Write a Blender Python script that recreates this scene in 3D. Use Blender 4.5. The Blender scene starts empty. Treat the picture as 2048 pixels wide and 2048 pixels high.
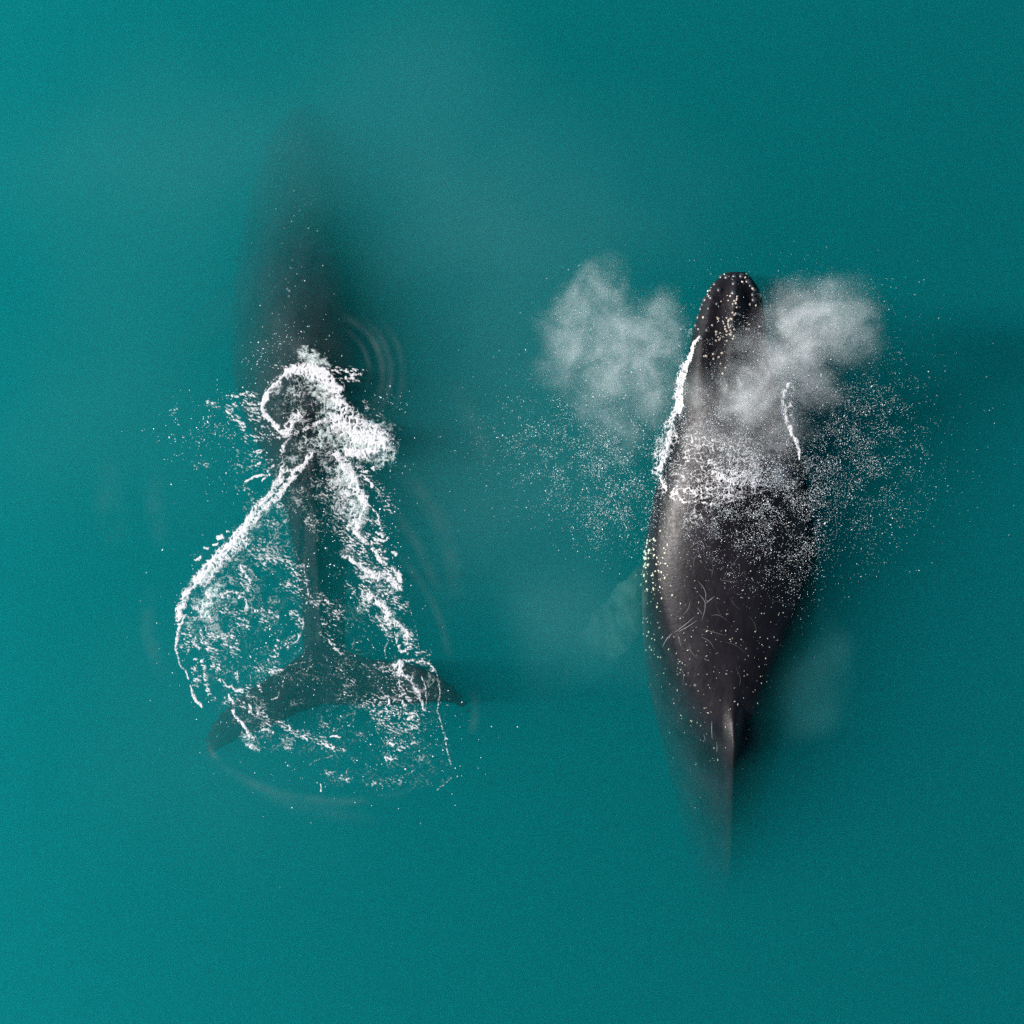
import bpy, bmesh, math, random
import numpy as np
from mathutils import Vector, Matrix
from mathutils.bvhtree import BVHTree

R = math.radians
SC = bpy.context.scene
COL = SC.collection
rng = np.random.default_rng(7)
random.seed(7)

# ------------------------------------------------------------------ camera, sky, sun, exposure
WIDE = 20.0                       # metres of sea across the picture
KM = WIDE / 2048.0                # metres per photo pixel at the water level
FOV = R(44)
CAMH = WIDE / 2 / math.tan(FOV / 2)
cam_d = bpy.data.cameras.new("camera")
cam = bpy.data.objects.new("camera", cam_d)
COL.objects.link(cam)
cam.location = (0, 0, CAMH)
cam.rotation_euler = (0, 0, 0)
cam_d.sensor_fit = 'HORIZONTAL'
cam_d.angle = FOV
cam_d.clip_end = 400
SC.camera = cam

SUN_EL, SUN_AZ = R(25), R(177)    # azimuth measured from +x, counter-clockwise: light comes from the left
sd = Vector((math.cos(SUN_EL) * math.cos(SUN_AZ), math.cos(SUN_EL) * math.sin(SUN_AZ), math.sin(SUN_EL)))
w = bpy.data.worlds.new("World")
SC.world = w
w.use_nodes = True
nt = w.node_tree
bg = nt.nodes["Background"]
sky = nt.nodes.new("ShaderNodeTexSky")
sky.sky_type = 'NISHITA'
sky.sun_disc = False
sky.sun_elevation = SUN_EL
sky.sun_rotation = R(90) - SUN_AZ
nt.links.new(sky.outputs[0], bg.inputs[0])
bg.inputs[1].default_value = 0.05
sun_d = bpy.data.lights.new("sun", 'SUN')
sun_d.energy = 5.0
sun_d.angle = R(0.5)
sun_d.color = (1.0, 0.95, 0.91)
sun = bpy.data.objects.new("sun", sun_d)
COL.objects.link(sun)
sun.rotation_euler = sd.to_track_quat('Z', 'Y').to_euler()

SC.view_settings.view_transform = 'Standard'
SC.view_settings.look = 'None'
SC.view_settings.gamma = 1.0
SC.view_settings.exposure = 1.45
SC.render.engine = 'CYCLES'
cy = SC.cycles
cy.use_denoising = False
cy.max_bounces = 7
cy.volume_bounces = 1
cy.diffuse_bounces = 3
cy.glossy_bounces = 2
cy.transparent_max_bounces = 12
cy.volume_step_rate = 2.4
cy.volume_max_steps = 256

# ------------------------------------------------------------------ helpers
def P(px, py, z=0.0):
    """photo pixel (0..2048) -> the point of the world at height z seen there"""
    f = (CAMH - z) / CAMH
    return Vector(((px - 1024) * KM * f, (1024 - py) * KM * f, z))

def tag(o, label, cat, group=None, kind=None):
    o["label"] = label
    o["category"] = cat
    if group: o["group"] = group
    if kind: o["kind"] = kind
    return o

def thing(name, loc, label, cat, group=None):
    o = bpy.data.objects.new(name, None)
    COL.objects.link(o)
    o.location = loc
    return tag(o, label, cat, group)

def link_mesh(name, me, mat, parent=None):
    o = bpy.data.objects.new(name, me)
    COL.objects.link(o)
    if mat is not None:
        me.materials.clear()
        me.materials.append(mat)
    if parent is not None:
        o.parent = parent
        o.matrix_parent_inverse = Matrix.Translation(-parent.location)
    return o

def mesh_np(name, v, f, smooth=True):
    """mesh from an n x 3 array and an m x k array of faces (all with k corners)"""
    me = bpy.data.meshes.new(name)
    v = np.asarray(v, np.float32); f = np.asarray(f, np.int32)
    me.vertices.add(len(v)); me.vertices.foreach_set("co", v.ravel())
    k = f.shape[1]
    me.loops.add(f.size); me.loops.foreach_set("vertex_index", f.ravel())
    me.polygons.add(len(f))
    me.polygons.foreach_set("loop_start", np.arange(0, f.size, k, dtype=np.int32))
    me.polygons.foreach_set("loop_total", np.full(len(f), k, np.int32))
    me.polygons.foreach_set("use_smooth", np.full(len(f), smooth, bool))
    me.update(calc_edges=True); me.validate()
    return me

# --- noise in numpy
def vnoise(x, y, seed):
    t = np.random.default_rng(seed).random((256, 256))
    xi = np.floor(x).astype(int); yi = np.floor(y).astype(int)
    fx = x - xi; fy = y - yi
    fx = fx * fx * (3 - 2 * fx); fy = fy * fy * (3 - 2 * fy)
    a = t[xi & 255, yi & 255]; b = t[(xi + 1) & 255, yi & 255]
    c = t[xi & 255, (yi + 1) & 255]; d = t[(xi + 1) & 255, (yi + 1) & 255]
    return (a * (1 - fx) + b * fx) * (1 - fy) + (c * (1 - fx) + d * fx) * fy

def fbm(x, y, seed, octv=4):
    s = 0; a = 0.5; tot = 0
    for i in range(octv):
        s = s + a * vnoise(x * 2 ** i, y * 2 ** i, seed + i); tot += a; a *= 0.5
    return s / tot

def worley(x, y, seed):
    g = np.random.default_rng(seed)
    jx = g.random((256, 256)); jy = g.random((256, 256))
    xi = np.floor(x).astype(int); yi = np.floor(y).astype(int)
    f1 = np.full(x.shape, 9.0); f2 = np.full(x.shape, 9.0)
    for dx in (-1, 0, 1):
        for dy in (-1, 0, 1):
            cx = xi + dx; cy_ = yi + dy
            d = np.hypot(cx + jx[cx & 255, cy_ & 255] - x, cy_ + jy[cx & 255, cy_ & 255] - y)
            m = d < f1
            f2 = np.where(m, f1, np.minimum(f2, d)); f1 = np.where(m, d, f1)
    return f1, f2

# ------------------------------------------------------------------ materials
def new_mat(name):
    m = bpy.data.materials.new(name)
    m.use_nodes = True
    m.node_tree.nodes.clear()
    out = m.node_tree.nodes.new("ShaderNodeOutputMaterial")
    return m, m.node_tree, out

def node(nt, typ, **kw):
    n = nt.nodes.new(typ)
    for k, v in kw.items():
        setattr(n, k, v)
    return n

def math_node(nt, op, a, b=None, c=None, clamp=False):
    n = nt.nodes.new("ShaderNodeMath"); n.operation = op; n.use_clamp = clamp
    for i, v in enumerate((a, b, c)):
        if v is None: continue
        if isinstance(v, (int, float)): n.inputs[i].default_value = v
        else: nt.links.new(v, n.inputs[i])
    return n.outputs[0]

def water_material():
    m, nt, out = new_mat("murky_sea_water")
    s = node(nt, "ShaderNodeVolumeScatter")
    s.inputs["Color"].default_value = (0.010, 0.42, 0.442, 1)
    s.inputs["Density"].default_value = 0.66
    s.inputs["Anisotropy"].default_value = 0.5
    a = node(nt, "ShaderNodeVolumeAbsorption")
    a.inputs["Color"].default_value = (0.394, 0.80, 0.822, 1)
    a.inputs["Density"].default_value = 0.66
    add = node(nt, "ShaderNodeAddShader")
    nt.links.new(s.outputs[0], add.inputs[0]); nt.links.new(a.outputs[0], add.inputs[1])
    nt.links.new(add.outputs[0], out.inputs["Volume"])
    return m

def skin_material(name, base=(0.0050, 0.0043, 0.0054), rough=0.45):
    m, nt, out = new_mat(name)
    b = node(nt, "ShaderNodeBsdfPrincipled")
    tc = node(nt, "ShaderNodeTexCoord")
    mp = node(nt, "ShaderNodeMapping"); mp.inputs["Scale"].default_value = (1, 0.45, 1)
    nt.links.new(tc.outputs["Object"], mp.inputs[0])
    n1 = node(nt, "ShaderNodeTexNoise"); n1.inputs["Scale"].default_value = 2.2; n1.inputs["Detail"].default_value = 8; n1.inputs["Roughness"].default_value = .65
    nt.links.new(mp.outputs[0], n1.inputs["Vector"])
    cr = node(nt, "ShaderNodeValToRGB")
    e = cr.color_ramp.elements
    e[0].position = .3; e[0].color = (*[c * .45 for c in base], 1)
    e[1].position = .66; e[1].color = (*[c * 2.2 for c in base], 1)
    e2 = cr.color_ramp.elements.new(.8); e2.color = (*[c * 6 for c in base], 1)
    nt.links.new(n1.outputs["Fac"], cr.inputs[0])
    # pale freckles and old barnacle scars
    vo = node(nt, "ShaderNodeTexVoronoi"); vo.inputs["Scale"].default_value = 7
    nt.links.new(tc.outputs["Object"], vo.inputs["Vector"])
    n2 = node(nt, "ShaderNodeTexNoise"); n2.inputs["Scale"].default_value = 1.1; n2.inputs["Detail"].default_value = 3
    nt.links.new(tc.outputs["Object"], n2.inputs["Vector"])
    spot = math_node(nt, 'LESS_THAN', vo.outputs["Distance"], math_node(nt, 'MULTIPLY', math_node(nt, 'SUBTRACT', n2.outputs["Fac"], .47, clamp=True), .9))
    mx = node(nt, "ShaderNodeMix", data_type='RGBA')
    nt.links.new(math_node(nt, 'MULTIPLY', spot, .6), mx.inputs[0])
    nt.links.new(cr.outputs[0], mx.inputs[6]); mx.inputs[7].default_value = (.10, .10, .105, 1)
    # white flipper undersides and mottling come from a painted mask on the mesh
    at = node(nt, "ShaderNodeAttribute", attribute_name="pale")
    n3 = node(nt, "ShaderNodeTexNoise"); n3.inputs["Scale"].default_value = 3.0; n3.inputs["Detail"].default_value = 5
    nt.links.new(tc.outputs["Object"], n3.inputs["Vector"])
    pale = math_node(nt, 'MULTIPLY', at.outputs["Fac"], math_node(nt, 'MULTIPLY_ADD', n3.outputs["Fac"], 2.6, -.6, clamp=True), clamp=True)
    mx2 = node(nt, "ShaderNodeMix", data_type='RGBA')
    nt.links.new(pale, mx2.inputs[0]); nt.links.new(mx.outputs[2], mx2.inputs[6]); mx2.inputs[7].default_value = (.10, .125, .11, 1)
    nt.links.new(mx2.outputs[2], b.inputs["Base Color"])
    n5 = node(nt, "ShaderNodeTexNoise"); n5.inputs["Scale"].default_value = 14; n5.inputs["Detail"].default_value = 9; n5.inputs["Roughness"].default_value = .75
    nt.links.new(mp.outputs[0], n5.inputs["Vector"])
    rr = math_node(nt, 'MULTIPLY_ADD', n5.outputs["Fac"], .75, rough - .42)
    nt.links.new(rr, b.inputs["Roughness"])
    b.inputs["IOR"].default_value = 1.4; sx = node(nt, "ShaderNodeSeparateXYZ"); nt.links.new(tc.outputs["Object"], sx.inputs[0])
    # wet skin shines in the air and hardly at all under water, where the index of skin and water nearly match
    nt.links.new(math_node(nt, 'MULTIPLY_ADD', math_node(nt, 'MULTIPLY', math_node(nt, 'ADD', sx.outputs["Z"], .06), 12, clamp=True), .17, .02), b.inputs["Specular IOR Level"])
    n4 = node(nt, "ShaderNodeTexNoise"); n4.inputs["Scale"].default_value = 12; n4.inputs["Detail"].default_value = 9; n4.inputs["Roughness"].default_value = .7
    nt.links.new(tc.outputs["Object"], n4.inputs["Vector"])
    bp = node(nt, "ShaderNodeBump"); bp.inputs["Strength"].default_value = .45; bp.inputs["Distance"].default_value = .02
    nt.links.new(n4.outputs["Fac"], bp.inputs["Height"]); nt.links.new(bp.outputs[0], b.inputs["Normal"])
    nt.links.new(b.outputs[0], out.inputs[0])
    return m

def plain(name, col, rough=.6, trans=0.0, var=.25, scale=20):
    m, nt, out = new_mat(name)
    b = node(nt, "ShaderNodeBsdfPrincipled")
    tc = node(nt, "ShaderNodeTexCoord")
    n1 = node(nt, "ShaderNodeTexNoise"); n1.inputs["Scale"].default_value = scale; n1.inputs["Detail"].default_value = 5
    nt.links.new(tc.outputs["Object"], n1.inputs["Vector"])
    cr = node(nt, "ShaderNodeValToRGB"); e = cr.color_ramp.elements
    e[0].position = .25; e[0].color = (*[c * (1 - var) for c in col], 1)
    e[1].position = .75; e[1].color = (*[min(1, c * (1 + var * .3)) for c in col], 1)
    nt.links.new(n1.outputs["Fac"], cr.inputs[0]); nt.links.new(cr.outputs[0], b.inputs["Base Color"])
    b.inputs["Roughness"].default_value = rough
    if trans:
        t = node(nt, "ShaderNodeBsdfTranslucent"); t.inputs[0].default_value = (*col, 1)
        mx = node(nt, "ShaderNodeMixShader"); mx.inputs[0].default_value = trans
        nt.links.new(b.outputs[0], mx.inputs[1]); nt.links.new(t.outputs[0], mx.inputs[2])
        nt.links.new(mx.outputs[0], out.inputs[0])
    else:
        nt.links.new(b.outputs[0], out.inputs[0])
    return m

def mist_material(name, puffs, dens, warp=.55, g=.2):
    """puffs: (centre, radius, weight) in world metres; the density is their soft sum, torn by noise"""
    m, nt, out = new_mat(name)
    tc = node(nt, "ShaderNodeTexCoord")
    nz = node(nt, "ShaderNodeTexNoise"); nz.inputs["Scale"].default_value = 1.25; nz.inputs["Detail"].default_value = 4; nz.inputs["Roughness"].default_value = .6
    nt.links.new(tc.outputs["Object"], nz.inputs["Vector"])
    v1 = node(nt, "ShaderNodeVectorMath", operation='MULTIPLY_ADD')
    nt.links.new(nz.outputs["Color"], v1.inputs[0]); v1.inputs[1].default_value = (2 * warp,) * 3; v1.inputs[2].default_value = (-warp,) * 3
    v2 = node(nt, "ShaderNodeVectorMath", operation='ADD')
    nt.links.new(tc.outputs["Object"], v2.inputs[0]); nt.links.new(v1.outputs[0], v2.inputs[1])
    total = None
    for c, r, wt in puffs:
        d = node(nt, "ShaderNodeVectorMath", operation='DISTANCE')
        nt.links.new(v2.outputs[0], d.inputs[0]); d.inputs[1].default_value = tuple(c)
        mr = node(nt, "ShaderNodeMapRange", interpolation_type='SMOOTHSTEP')
        nt.links.new(d.outputs["Value"], mr.inputs[0])
        mr.inputs[1].default_value = 0.0; mr.inputs[2].default_value = r; mr.inputs[3].default_value = wt; mr.inputs[4].default_value = 0
        total = mr.outputs[0] if total is None else math_node(nt, 'MAXIMUM', total, mr.outputs[0])
    n2 = node(nt, "ShaderNodeTexNoise"); n2.inputs["Scale"].default_value = 1.7; n2.inputs["Detail"].default_value = 6
    n2.inputs["Roughness"].default_value = .68; n2.inputs["Distortion"].default_value = 1.1
    nt.links.new(v2.outputs[0], n2.inputs["Vector"])
    mr = node(nt, "ShaderNodeMapRange", interpolation_type='SMOOTHSTEP')
    nt.links.new(n2.outputs["Fac"], mr.inputs[0])
    mr.inputs[1].default_value = .38; mr.inputs[2].default_value = .70; mr.inputs[3].default_value = .14; mr.inputs[4].default_value = 1.0
    den = math_node(nt, 'MULTIPLY', math_node(nt, 'MULTIPLY', total, mr.outputs[0]), dens)
    s = node(nt, "ShaderNodeVolumeScatter")
    s.inputs["Color"].default_value = (.97, .97, 1.0, 1); s.inputs["Anisotropy"].default_value = g
    nt.links.new(den, s.inputs["Density"])
    nt.links.new(s.outputs[0], out.inputs["Volume"])
    return m

M_WATER = water_material()
M_SKIN = skin_material("wet_black_whale_skin")
M_BARN = plain("barnacle_shell", (.46, .40, .34), .6)
M_PATCH = plain("pale_barnacle_crust", (.40, .40, .31), .7)
M_TUB = plain("tubercle_skin", (.018, .018, .021), .35)
M_SCAR = plain("healed_scar", (.10, .095, .10), .5)
def foam_material(name, col, fine, gain, bias):
    """white froth whose cover follows its thickness and breaks up into bubbles"""
    m, nt, out = new_mat(name)
    b = node(nt, "ShaderNodeBsdfPrincipled"); b.inputs["Base Color"].default_value = (*col, 1); b.inputs["Roughness"].default_value = .6
    b.inputs["Specular IOR Level"].default_value = .2
    t = node(nt, "ShaderNodeBsdfTranslucent"); t.inputs[0].default_value = (*col, 1)
    mx = node(nt, "ShaderNodeMixShader"); mx.inputs[0].default_value = .25
    nt.links.new(b.outputs[0], mx.inputs[1]); nt.links.new(t.outputs[0], mx.inputs[2])
    at = node(nt, "ShaderNodeAttribute", attribute_name="thick")
    tc = node(nt, "ShaderNodeTexCoord")
    n1 = node(nt, "ShaderNodeTexNoise"); n1.inputs["Scale"].default_value = fine; n1.inputs["Detail"].default_value = 4; n1.inputs["Roughness"].default_value = .7
    nt.links.new(tc.outputs["Object"], n1.inputs["Vector"])
    k = math_node(nt, 'MULTIPLY_ADD', n1.outputs["Fac"], 1.4, -.70 + bias)
    a = math_node(nt, 'ADD', math_node(nt, 'MULTIPLY', at.outputs["Fac"], gain), math_node(nt, 'MULTIPLY', k, math_node(nt, 'GREATER_THAN', at.outputs["Fac"], .02)), clamp=True)
    tr = node(nt, "ShaderNodeBsdfTransparent")
    m2 = node(nt, "ShaderNodeMixShader")
    nt.links.new(a, m2.inputs[0]); nt.links.new(tr.outputs[0], m2.inputs[1]); nt.links.new(mx.outputs[0], m2.inputs[2])
    nt.links.new(m2.outputs[0], out.inputs[0])
    return m
M_FOAM = foam_material("sea_foam", (.62, .61, .615), 27, 1.12, -.15)
M_VEIL = foam_material("bubble_veil", (.80, .84, .80), 22, .8, -.18)
M_DROP = plain("water_drops", (.80, .84, .86), .25, .35, .05, 30)
M_BED = plain("silty_seabed", (.10, .11, .08), .9)

# ------------------------------------------------------------------ setting: the sea and its bed
def box_mesh(name, lo, hi):
    bm = bmesh.new()
    bmesh.ops.create_cube(bm, size=1)
    for v in bm.verts:
        v.co = Vector([lo[i] if v.co[i] < 0 else hi[i] for i in range(3)])
    me = bpy.data.meshes.new(name); bm.to_mesh(me); bm.free()
    return me

water = link_mesh("water", box_mesh("water", (-60, -60, -16), (60, 60, 0)), M_WATER)
tag(water, "calm turquoise murky sea water filling the whole picture", "sea", kind="structure")
n = 80
gx = np.linspace(-70, 70, n); X, Y = np.meshgrid(gx, gx)
Z = -13 + 1.2 * fbm(X / 14 + 9, Y / 14 + 9, 3)
idx = np.arange(n * n).reshape(n, n)
bedf = np.stack([idx[:-1, :-1], idx[:-1, 1:], idx[1:, 1:], idx[1:, :-1]], -1).reshape(-1, 4)
bed = link_mesh("seabed", mesh_np("seabed", np.stack([X, Y, Z], -1).reshape(-1, 3), bedf), M_BED)
tag(bed, "silty sea floor hidden far below the turquoise water", "seabed", kind="structure")

# ------------------------------------------------------------------ whales
def smooth_interp(ts, xs, vals, sig):
    y = np.interp(ts, xs, vals)
    n = int(sig * 3) + 1
    k = np.exp(-.5 * (np.arange(-n, n + 1) / sig) ** 2); k /= k.sum()
    yp = np.concatenate([2 * y[0] - y[n:0:-1], y, 2 * y[-1] - y[-2:-n - 2:-1]])
    return np.convolve(yp, k, 'valid')

def grid_faces(nr, nc, closed=True):
    i = np.arange(nr - 1)[:, None]; j = np.arange(nc)[None, :] if closed else np.arange(nc - 1)[None, :]
    j2 = (j + 1) % nc
    return np.stack([i * nc + j, i * nc + j2, (i + 1) * nc + j2, (i + 1) * nc + j], -1).reshape(-1, 4)

def loft(rows):
    """rows: list of n x 3 rings -> verts, faces, caps"""
    v = np.concatenate(rows); nc = len(rows[0])
    f = [tuple(q) for q in grid_faces(len(rows), nc)]
    f.append(tuple(range(nc))[::-1]); f.append(tuple(range((len(rows) - 1) * nc, len(rows) * nc)))
    return v, f

def body_rows(st, relief, ns=260, nc=96):
    """st: stations (photo y, x centre, half width px, top z, widest-level z, bottom z, upper exponent)"""
    st = np.array(st, float)
    t = np.linspace(st[0, 0], st[-1, 0], ns)
    c = [smooth_interp(t, st[:, 0], st[:, i], 3.0) for i in range(1, 7)]
    th = np.linspace(0, 2 * np.pi, nc, endpoint=False)
    rows = []
    for i in range(ns):
        xc, hw, zt, zm, zb, eb = (q[i] for q in c)
        co, si = np.cos(th), np.sin(th)
        z = np.where(si > 0, zm + (zt - zm) * np.abs(si) ** eb, zm - (zm - zb) * np.abs(si) ** .9)
        u = co                                              # -1..1 across
        up = np.clip(si, 0, 1)
        z = z + relief(t[i], u, up)
        f = (CAMH - z) / CAMH
        f0 = (CAMH - zm) / CAMH
        x = ((xc - 1024) * KM) * f0 + hw * KM * f0 * co
        y = np.full(nc, (1024 - t[i]) * KM) * f0
        rows.append(np.stack([x, y, z], -1))
    return rows

def fin_rows(pts, thick=.12, nc=20, swell=None):
    """pts: list of (leading xyz, trailing xyz) pairs from root to tip; a lens section between them"""
    rows = []
    th = np.linspace(0, 2 * np.pi, nc, endpoint=False)
    for i, (a, b) in enumerate(pts):
        a = np.array(a); b = np.array(b); m = (a + b) / 2; d = (a - b) / 2
        tk = thick * (1 - .8 * i / (len(pts) - 1)) * min(1, np.linalg.norm(d) / .25 + .1)
        c = np.cos(th); s = np.sin(th)
        r = m + d * c[:, None]
        r[:, 2] += tk * s * (1 - .35 * c)
        rows.append(r)
    return rows

def densify(pairs, n):
    """smooth curve through (leading, trailing) pairs"""
    A = np.array([list(a) + list(b) for a, b in pairs], float)
    t = np.linspace(0, len(A) - 1, n)
    out = np.stack([smooth_interp(t, np.arange(len(A)), A[:, j], n / len(A) * .35) for j in range(6)], -1)
    return [(o[:3], o[3:]) for o in out]

def make_body(name, parts, voxel, pale_fn, parent, mat, smooth_it=2):
    bm = bmesh.new()
    for v, f in parts:
        vs = [bm.verts.new(q) for q in v]
        for q in f:
            try: bm.faces.new([vs[k] for k in q])
            except ValueError: pass
    bmesh.ops.recalc_face_normals(bm, faces=bm.faces)
    me = bpy.data.meshes.new(name); bm.to_mesh(me); bm.free()
    tmp = bpy.data.objects.new("tmp", me); COL.objects.link(tmp)
    md = tmp.modifiers.new("r", 'REMESH'); md.mode = 'VOXEL'; md.voxel_size = voxel; md.use_smooth_shade = True
    ms = tmp.modifiers.new("s", 'SMOOTH'); ms.iterations = smooth_it; ms.factor = .5
    dg = bpy.context.evaluated_depsgraph_get()
    ev = tmp.evaluated_get(dg)
    m2 = bpy.data.meshes.new_from_object(ev)
    bpy.data.objects.remove(tmp); bpy.data.meshes.remove(me)
    m2.name = name
    nv = len(m2.vertices)
    co = np.empty(nv * 3, np.float32); m2.vertices.foreach_get("co", co); co = co.reshape(-1, 3)
    at = m2.attributes.new("pale", 'FLOAT', 'POINT')
    at.data.foreach_set("value", pale_fn(co).astype(np.float32))
    m2.polygons.foreach_set("use_smooth", np.ones(len(m2.polygons), bool))
    o = link_mesh(name, m2, mat, parent)
    bvh = BVHTree.FromPolygons([Vector(c) for c in co], [tuple(p.vertices) for p in m2.polygons])
    return o, bvh

def G(x, w_):
    return np.exp(-(x / w_) ** 2)

# ---- the whale on the right, head lifted out of the water
def relief_r(v, u, up):
    z = 0 * u
    head = np.clip((800 - v) / 60, 0, 1) * np.clip((v - 545) / 60, 0, 1)
    z = z + head * up * (.07 * G(u, .10) - .05 * G(np.abs(u) - .42, .2) + .035 * G(np.abs(u) - .78, .12))
    guard = G(v - 775, 26) * up                              # splash guard round the blowholes
    z = z + guard * (.10 * G(np.abs(u) - .16, .08) - .05 * G(u, .06))
    z = z - .13 * u * up * np.clip((v - 860) / 80, 0, 1) * np.clip((1480 - v) / 150, 0, 1)   # rolled a little to its right
    keel = np.clip((v - 1330) / 120, 0, 1)
    z = z + keel * up * .11 * G(u, .10)
    fin = G(v - 1460, 46) if v < 1460 else G(v - 1460, 30)
    z = z + fin * up * .12 * G(u, .08)
    return z

ST_R = [  # y, xc, hw, ztop, zmid, zbot, upper exponent
    (545, 1472, 20, .12, .02, -.10, 1),
    (550, 1470, 31, .20, .04, -.30, .8),
    (566, 1468, 46, .27, .06, -.45, .8),
    (590, 1467, 56, .34, .08, -.6, .8),
    (640, 1462, 68, .42, .10, -.8, .85),
    (690, 1457, 76, .50, .10, -1.0, .9),
    (740, 1456, 85, .58, .05, -1.2, 1),
    (785, 1460, 100, .66, -.05, -1.4, 1.05),
    (850, 1468, 118, .66, -.15, -1.6, 1.1),
    (900, 1470, 132, .64, -.25, -1.75, 1.1),
    (985, 1463, 152, .58, -.3, -1.9, 1.1),
    (1060, 1462, 166, .53, -.42, -2.0, 1.1),
    (1125, 1460, 174, .46, -.52, -2.05, 1.12),
    (1180, 1459, 175, .38, -.6, -2.1, 1.15),
    (1272, 1454, 168, .22, -.8, -2.2, 1.15),
    (1380, 1445, 146, .07, -1.1, -2.5, 1.2),
    (1485, 1441, 118, -.12, -1.5, -2.7, 1.25),
    (1590, 1438, 88, -.50, -2.0, -3.0, 1.3),
    (1700, 1438, 60, -1.25, -2.6, -3.3, 1.2),
    (1800, 1438, 34, -2.9, -3.3, -3.8, 1.1),
    (1900, 1438, 28, -3.8, -4.1, -4.4, 1)]
whale_r = thing("humpback_whale", P(1460, 1100, -1), "black humpback whale surfacing, knobbly head out of the water between two plumes of breath", "whale", "humpback whales swimming side by side")
fl = densify([((*P(1330, 1105, -.95),), (*P(1345, 1240, -1.0),)),
              ((*P(1272, 1130, -1.5),), (*P(1290, 1262, -1.6),)),
              ((*P(1215, 1190, -2.2),), (*P(1248, 1310, -2.3),)),
              ((*P(1160, 1260, -2.9),), (*P(1210, 1352, -3.0),)),
              ((*P(1125, 1330, -3.5),), (*P(1165, 1390, -3.6),)),
              ((*P(1120, 1385, -3.8),), (*P(1135, 1400, -3.8),))], 28)
fr = densify([((*P(1590, 1130, -.95),), (*P(1570, 1260, -1.05),)),
              ((*P(1640, 1180, -1.4),), (*P(1610, 1310, -1.5),)),
              ((*P(1690, 1260, -1.8),), (*P(1640, 1370, -1.8),)),
              ((*P(1715, 1340, -2.0),), (*P(1655, 1425, -2.0),)),
              ((*P(1720, 1400, -2.2),), (*P(1690, 1450, -2.2),)),
              ((*P(1712, 1450, -2.3),), (*P(1705, 1462, -2.3),))], 28)
def scallop(ps, s):
    out = []
    for i, (a, b) in enumerate(ps):
        d = (a - b); d = d / (np.linalg.norm(d) + 1e-6)
        out.append((a + d * .05 * math.sin(i * 1.55), b + d * .03 * math.sin(i * 1.1 + 1)))
    return out
flukes_r = []
for s in (-1, 1):
    flukes_r.append(loft(fin_rows(densify([((*P(1438 + s * 5, 1850, -3.6),), (*P(1438 + s * 5, 1990, -4.4),)),
        ((*P(1438 + s * 90, 1880, -4.0),), (*P(1438 + s * 90, 1985, -4.4),)),
        ((*P(1438 + s * 180, 1930, -4.3),), (*P(1438 + s * 170, 2000, -4.5),)),
        ((*P(1438 + s * 245, 2010, -4.5),), (*P(1438 + s * 240, 2030, -4.6),))], 20), .10)))
def pale_r(co):
    x, y, z = co.T
    px = x / KM + 1024; py = 1024 - y / KM
    a = np.clip((1300 - px) / 30, 0, 1) * (py > 1080) + .55 * np.clip((px - 1640) / 40, 0, 1) * (py > 1100)
    a = a * (py < 1500)
    return np.clip(a, 0, 1)
parts_r = [loft(body_rows(ST_R, relief_r)), loft(fin_rows(scallop(fl, 1), .13)), loft(fin_rows(scallop(fr, -1), .13))] + flukes_r
body_r, BVH_R = make_body("body", parts_r, .032, pale_r, whale_r, M_SKIN)

# ---- the whale on the left, sounding: head deep, tail stock and flukes near the surface
def relief_l(v, u, up):
    z = .26 * u * up * np.clip((840 - v) / 120, 0, 1)          # rolled a little to its left
    z = z + np.clip((v - 880) / 60, 0, 1) * np.clip((1400 - v) / 100, 0, 1) * up * .07 * G(u, .12)
    z = z + G(v - 850, 40) * up * .06 * G(u, .10)
    return z
ST_L = [
    (225, 614, 10, -2.2, -2.9, -3.2, 1),
    (245, 614, 54, -1.85, -2.9, -3.7, 1.1),
    (300, 616, 88, -1.4, -2.9, -3.7, 1.2),
    (370, 622, 118, -1.05, -2.7, -3.7, 1.22),
    (430, 628, 138, -.85, -2.5, -3.7, 1.22),
    (500, 632, 156, -.58, -2.3, -3.6, 1.22),
    (570, 636, 170, -.36, -2.1, -3.4, 1.22),
    (650, 640, 178, -.20, -1.9, -3.2, 1.22),
    (720, 640, 178, -.15, -1.7, -3.0, 1.22),
    (780, 640, 170, -.13, -1.45, -2.7, 1.35),
    (850, 638, 144, -.13, -1.2, -2.4, 1.3),
    (920, 638, 108, -.16, -1.0, -2.0, 1.3),
    (1000, 640, 76, -.34, -1.0, -1.8, 1.25),
    (1100, 642, 54, -.46, -1.0, -1.6, 1.2),
    (1200, 646, 44, -.54, -.95, -1.4, 1.1),
    (1290, 648, 42, -.56, -.84, -1.1, 1),
    (1370, 648, 38, -.74, -.84, -1.0, 1)]
whale_l = thing("humpback_whale", P(640, 800, -1), "dark submerged humpback whale diving under churned white foam, broad tail flukes showing", "whale", "humpback whales swimming side by side")
fluke_l = densify([((*P(652, 1250, -0.58),), (*P(652, 1410, -0.60),)),
    ((*P(600, 1312, -0.56),), (*P(600, 1425, -0.58),)),
    ((*P(540, 1350, -0.56),), (*P(545, 1452, -0.60),)),
    ((*P(470, 1392, -0.78),), (*P(495, 1468, -0.82),)),
    ((*P(425, 1440, -0.86),), (*P(455, 1490, -0.90),)),
    ((*P(408, 1480, -0.96),), (*P(425, 1508, -0.98),)),
    ((*P(412, 1520, -1.08),), (*P(418, 1524, -1.08),))], 30)
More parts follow.
